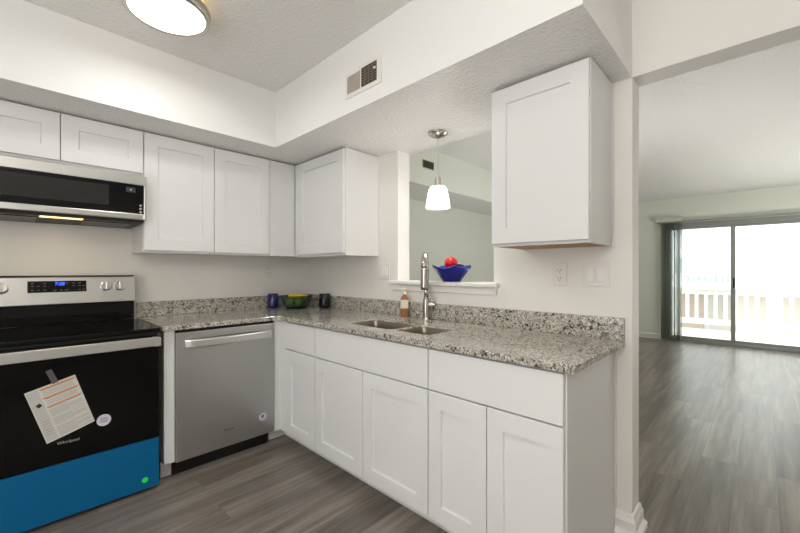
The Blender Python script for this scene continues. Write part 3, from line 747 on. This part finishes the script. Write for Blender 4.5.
# ------------------------------------------------------------------ small objects
def cup(x, y, r, h, m, label, ang):
    t = thing('cup', label, 'cup', (x, y, ZT))
    z = ZT+.0006
    obj('body', lathe(B(), x, y, [(r*.86, z), (r*.94, z+.004), (r, z+.02), (r, z+h-.002), (r-.002, z+h), (r-.005, z+h-.002), (r-.006, z+.012), (r*.3, z+.008)], 36), m, t, smooth=True)
    return t
cup(-.405, -.088, .045, .124, M['cobalt'], 'cobalt blue cup on the counter corner, left of the fruit bowl', 0)
cup(-.095, -.414, .048, .124, M['navy'], 'dark navy cup on the counter corner, right of the fruit bowl', 0)

# glass fruit bowl in the corner
bx_, by_ = -.262, -.238
fb = thing('fruit_bowl', 'dark glass fruit bowl in the counter corner holding bananas and green fruit', 'bowl', (bx_, by_, ZT))
z = ZT+.0006
obj('bowl', lathe(B(), bx_, by_, [(.080, z), (.088, z+.004), (.108, z+.028), (.124, z+.064), (.131, z+.102), (.133, z+.106), (.129, z+.104), (.120, z+.066), (.104, z+.032), (.084, z+.010), (.01, z+.008)], 48), M['greenglass'], fb, smooth=True)
rim_ = B(); n = 48
lathe(rim_, bx_, by_, [(.1275, z+.104), (.1325, z+.104), (.1325, z+.109), (.1275, z+.109), (.1275, z+.104)], 48, False, False)
obj('rim', rim_, M['navy'], fb)
obj('foot_ring', lathe(B(), bx_, by_, [(.076, z-.0001), (.086, z+.001), (.093, z+.010), (.086, z+.011)], 48), M['navy'], fb)
for k, (a, rr, zz, rad) in enumerate(((-.3-PI/2, .052, .052, .037), (1.8-PI/2, .062, .054, .040), (-1.9-PI/2, .062, .054, .040), (PI-.1-PI/2, .064, .052, .036))):
    lab = ['green fruit nearest the camera in the dark glass bowl', 'green fruit at the right side of the dark glass bowl', 'green fruit at the left side of the dark glass bowl', 'green fruit at the back of the dark glass bowl'][k]
    c = (bx_+rr*math.cos(a), by_+rr*math.sin(a), z+zz)
    tag(obj('lime', ball(B(), (0, 0, 0), rad, 1.06), M['lime'], None, smooth=True), lab, 'fruit', 'green fruit in the glass bowl').location = c
def banana(p0, p1, sag, r, label):
    p0, p1 = Vector(p0), Vector(p1); pts = []; rad = []
    for i in range(15):
        s = i/14; p = p0.lerp(p1, s); p = p+Vector((0, 0, sag*math.sin(PI*s))) + Vector((.02, .02, 0))*math.sin(PI*s)
        pts.append(p); rad.append(r*(.30+.70*min(1, 1.25*math.sin(PI*(.08+.84*s))**.6)) if 0 < i < 14 else r*.28)
    t = thing('banana', label, 'fruit', tuple(p0), 'bananas in the glass bowl')
    obj('peel', tube(B(), pts, rad, 10), M['banana'], t, smooth=True)
    d = (pts[0]-pts[1]).normalized()
    obj('stem', tube(B(), [pts[0]-d*.002, pts[0]+d*.014], [r*.3, r*.22], 8), M['stem'], t, smooth=True)
banana((bx_-.075, by_+.02, z+.098), (bx_+.02, by_-.045, z+.104), .006, .018, 'left banana with rounded end lying on top in the dark glass bowl')
banana((bx_+.075, by_-.050, z+.100), (bx_-.005, by_+.03, z+.098), .004, .014, 'right banana lying flat behind the other in the dark glass bowl')

# soap bottle
sx, sy = -.062, -1.333
sb = thing('soap_bottle', 'amber liquid soap bottle with cream pump and label, by the sink under the sill', 'soap bottle', (sx, sy, ZT))
z = ZT+.0006
def rot_rect_loft(secs, m, name, par, smooth=False):
    bm = B(); rings = []
    for w, d, zz in secs:
        pts = rrect(-w, w, -d, d, min(w, d)*.45, 4); rings.append([bm.verts.new((sx+(x*.72+y*.69), sy+(-x*.69+y*.72), zz)) for x, y in pts])
    n = len(rings[0])
    for a, b in zip(rings, rings[1:]):
        for i in range(n): bm.faces.new((a[i], a[(i+1) % n], b[(i+1) % n], b[i]))
    bm.faces.new(rings[0][::-1]); bm.faces.new(rings[-1])
    return obj(name, bm, m, par, smooth=smooth)
bd = rot_rect_loft([(.026, .018, z), (.028, .020, z+.006), (.028, .020, z+.120), (.025, .018, z+.132), (.012, .011, z+.148), (.011, .010, z+.156)], M['soap'], 'bottle', sb)
rot_rect_loft([(.0285, .0205, z+.060), (.0285, .0205, z+.120)], M['label'], 'label', bd)
cp_ = obj('pump', lathe(B(), sx, sy, [(.014, z+.156), (.014, z+.172), (.006, z+.175), (.006, z+.188), (.012, z+.190), (.012, z+.200), (.004, z+.203)], 24), M['pump'], sb, smooth=False)
obj('nozzle', tube(B(), [(sx, sy, z+.195), (sx-.018, sy+.02, z+.195), (sx-.022, sy+.024, z+.190)], [.006, .005, .004], 10), M['pump'], cp_, smooth=True)

# cobalt wavy bowl with red fruit on the sill
wx, wy, wz = .038, -1.667, 1.1666
wb = thing('glass_bowl', 'cobalt blue wavy-rimmed glass bowl on the pass-through sill', 'bowl', (wx, wy, wz))
bm = B(); n = 64; rings = []
for r_, z_, wv in ((.004, .004, 0), (.040, .002, 0), (.054, .001, 0), (.058, .006, 0), (.074, .030, .04), (.094, .058, .2), (.112, .082, .7), (.124, .098, 1)):
    ring = []
    for i in range(n):
        a = 2*PI*i/n; w = math.cos(4*a+2.2)+.35*math.cos(3*a+.4)
        rr = r_*(1+.05*wv*math.cos(4*a+2.2)); ring.append(bm.verts.new((wx+rr*math.cos(a), wy+rr*math.sin(a), wz+z_+wv*.011*w)))
    rings.append(ring)
for a, b in zip(rings, rings[1:]):
    for i in range(n): bm.faces.new((a[i], a[(i+1) % n], b[(i+1) % n], b[i]))
bm.faces.new(rings[0][::-1])
bw = obj('bowl', bm, M['cobaltglass'], wb, smooth=True); md = bw.modifiers.new('t', 'SOLIDIFY'); md.thickness = .004; md.offset = 1
def red(c, r, label, grp='red fruit piled in the blue bowl'):
    t = thing('red_fruit', label, 'fruit', c, grp)
    obj('flesh', ball(B(), c, r, .95, 28, .12), M['red'], t, smooth=True)
    obj('stem', tube(B(), [(c[0], c[1], c[2]+r*.78), (c[0]+.003, c[1], c[2]+r*1.03)], [.003, .002], 8), M['stem'], t)
for k in range(3):
    a = 2*PI*k/3+.4
    red((wx+.043*math.cos(a), wy+.043*math.sin(a), wz+.053), .0365, ['red fruit low in the blue bowl, nearest the dining side', 'red fruit low in the blue bowl, nearest the faucet', 'red fruit low in the blue bowl, at the hanging cabinet side'][k])
red((wx+.002, wy+.006, wz+.122), .044, 'glossy red fruit on top of the pile in the blue bowl')

# ------------------------------------------------------------------ vertical blinds
vb = thing('vertical_blinds', 'grey vertical blinds drawn together at the left side of the sliding glass door', 'blinds', (XF-.06, -1.95, 2.16))
obj('valance', bx(XF-.10, XF-.0005, -2.133, -1.748, 2.108, 2.175), M['valance'], vb, bevel=.004)
obj('head_rail', bx(XF-.08, XF-.03, -3.75, -1.77, 2.082, 2.1075), M['alu'], vb)
for i in range(13):
    y = -1.832-.0238*i; a = math.radians(73+random.uniform(-9, 9)); bm = B()
    c_, s_ = math.cos(a), math.sin(a); pr_ = []
    for j in range(5):
        q = (j/4-.5)*.075; pr_.append((XF-.055+q*s_-.004*math.cos(PI*(j/4-.5)), y+q*c_))
    lo = [bm.verts.new((x, yy, .025)) for x, yy in pr_]; hi = [bm.verts.new((x, yy, 2.081)) for x, yy in pr_]
    for j in range(4): bm.faces.new((lo[j], lo[j+1], hi[j+1], hi[j]))
    v_ = obj('vane', bm, M['vane'], vb, smooth=True, fixn=False); md = v_.modifiers.new('t', 'SOLIDIFY'); md.thickness = .0012

# ------------------------------------------------------------------ outside: deck, railing, facing building
struct('ground', bx(6.31, 40, -25, 20, -2.7, -2.6), M['ground'])
dk = thing('deck', 'pale balcony deck outside the sliding glass door', 'deck', (7.6, -2.8, -.06))
obj('boards', bx(6.305, 8.5, -6.5, 1.5, -.10, -.03), M['deck'], dk)
for y in (-6.3, -2.8, 1.3): obj('post', bx(8.3, 8.42, y-.06, y+.06, -2.599, -.1001), M['railw'], dk)
rl = thing('balcony_railing', 'white balcony railing at the deck edge, the nearest beyond the glass', 'railing', (8.3, -2.8, -.03))
obj('top_rail', bx(8.22, 8.40, -6.5, 1.5, .84, .885), M['railw'], rl, bevel=.004)
obj('upper_board', bx(8.28, 8.33, -6.5, 1.5, .735, .8395), M['railw'], rl)
obj('bottom_board', bx(8.28, 8.33, -6.5, 1.5, .10, .215), M['railw'], rl)
for y in (-6.4, -4.75, -3.35, -1.70, -.1, 1.4): obj('post', bx(8.24, 8.37, y-.065, y+.065, -.0295, .8395), M['railw'], rl)
y = -4.6
for y in [(-4.64+.158*i) for i in range(26)]:
    if min(abs(y-p) for p in (-4.75, -3.35, -1.70, -.1)) > .10: obj('baluster', bx(8.285, 8.325, y-.03, y+.03, .2152, .7348), M['railw'], rl)

fbld = thing('facing_building', 'white sided apartment building facing the balcony, overexposed in daylight', 'building', (16, -3, -2.6))
bm = bx(15.5, 22, -18, 12, -2.599, 7.0)
for i in range(44):
    z_ = -.5+.17*i; box(bm, 15.485, 15.5, -18, 12, z_, z_+.012)
obj('wall', bm, M['siding'], fbld)
for ya, yb_, za, zb in ((-3.11, -2.68, 1.22, 1.73), (-3.62, -3.18, 1.22, 1.73), (-4.6, -3.84, 1.35, 1.92), (-1.10, -.72, 1.15, 1.72), (-1.09, -.70, 2.5, 2.86), (-6.4, -5.4, 1.3, 2.0)):
    w_ = obj('window', bx(15.44, 15.4995, ya-.028, yb_+.028, za-.03, zb+.03), M['railw'], fbld)
    obj('pane', bx(15.43, 15.4395, ya, yb_, za, zb), M['farwin'], w_)
obj('belt_board', bx(15.2, 15.484, -18, 12, .62, .80), M['railw'], fbld)
for i, (ya, yb_) in enumerate(((-1.6, -.2), (-3.2, -1.75), (-4.9, -3.4), (-6.6, -5.1))):
    obj('lower_panel', bx(15.40, 15.484, ya, yb_, -1.6, .58), M['brown'] if i == 0 else M['tan'], fbld)
fr2 = thing('balcony_railing', 'white balcony railing with thin balusters on the facing building', 'railing', (14.4, -3, 1.0))
obj('floor_slab', bx(14.3, 15.19, -9, 6, .63, .75), M['railw'], fr2)
obj('top_rail', bx(14.32, 14.40, -9, 6, 1.09, 1.15), M['railw'], fr2)
obj('bottom_rail', bx(14.33, 14.39, -9, 6, .80, .855), M['railw'], fr2)
for y in (-8.9, -6.0, -3.75, -2.5, -.6, 2.1, 4.8): obj('post', bx(14.31, 14.41, y-.05, y+.05, .7505, 1.18), M['railw'], fr2)
for i in range(46):
    y = -6.3+.15*i
    if min(abs(y-p) for p in (-6.0, -3.75, -2.5, -.6)) > .06: obj('baluster', bx(14.345, 14.375, y-.03, y+.03, .8555, 1.0895), M['railw'], fr2)
for ya, yb_ in ((-2.35, -1.1), (-3.65, -2.65)):
    obj('balcony_door', bx(15.455, 15.4845, ya, yb_, .802, 1.15), M['farwin'], fbld)
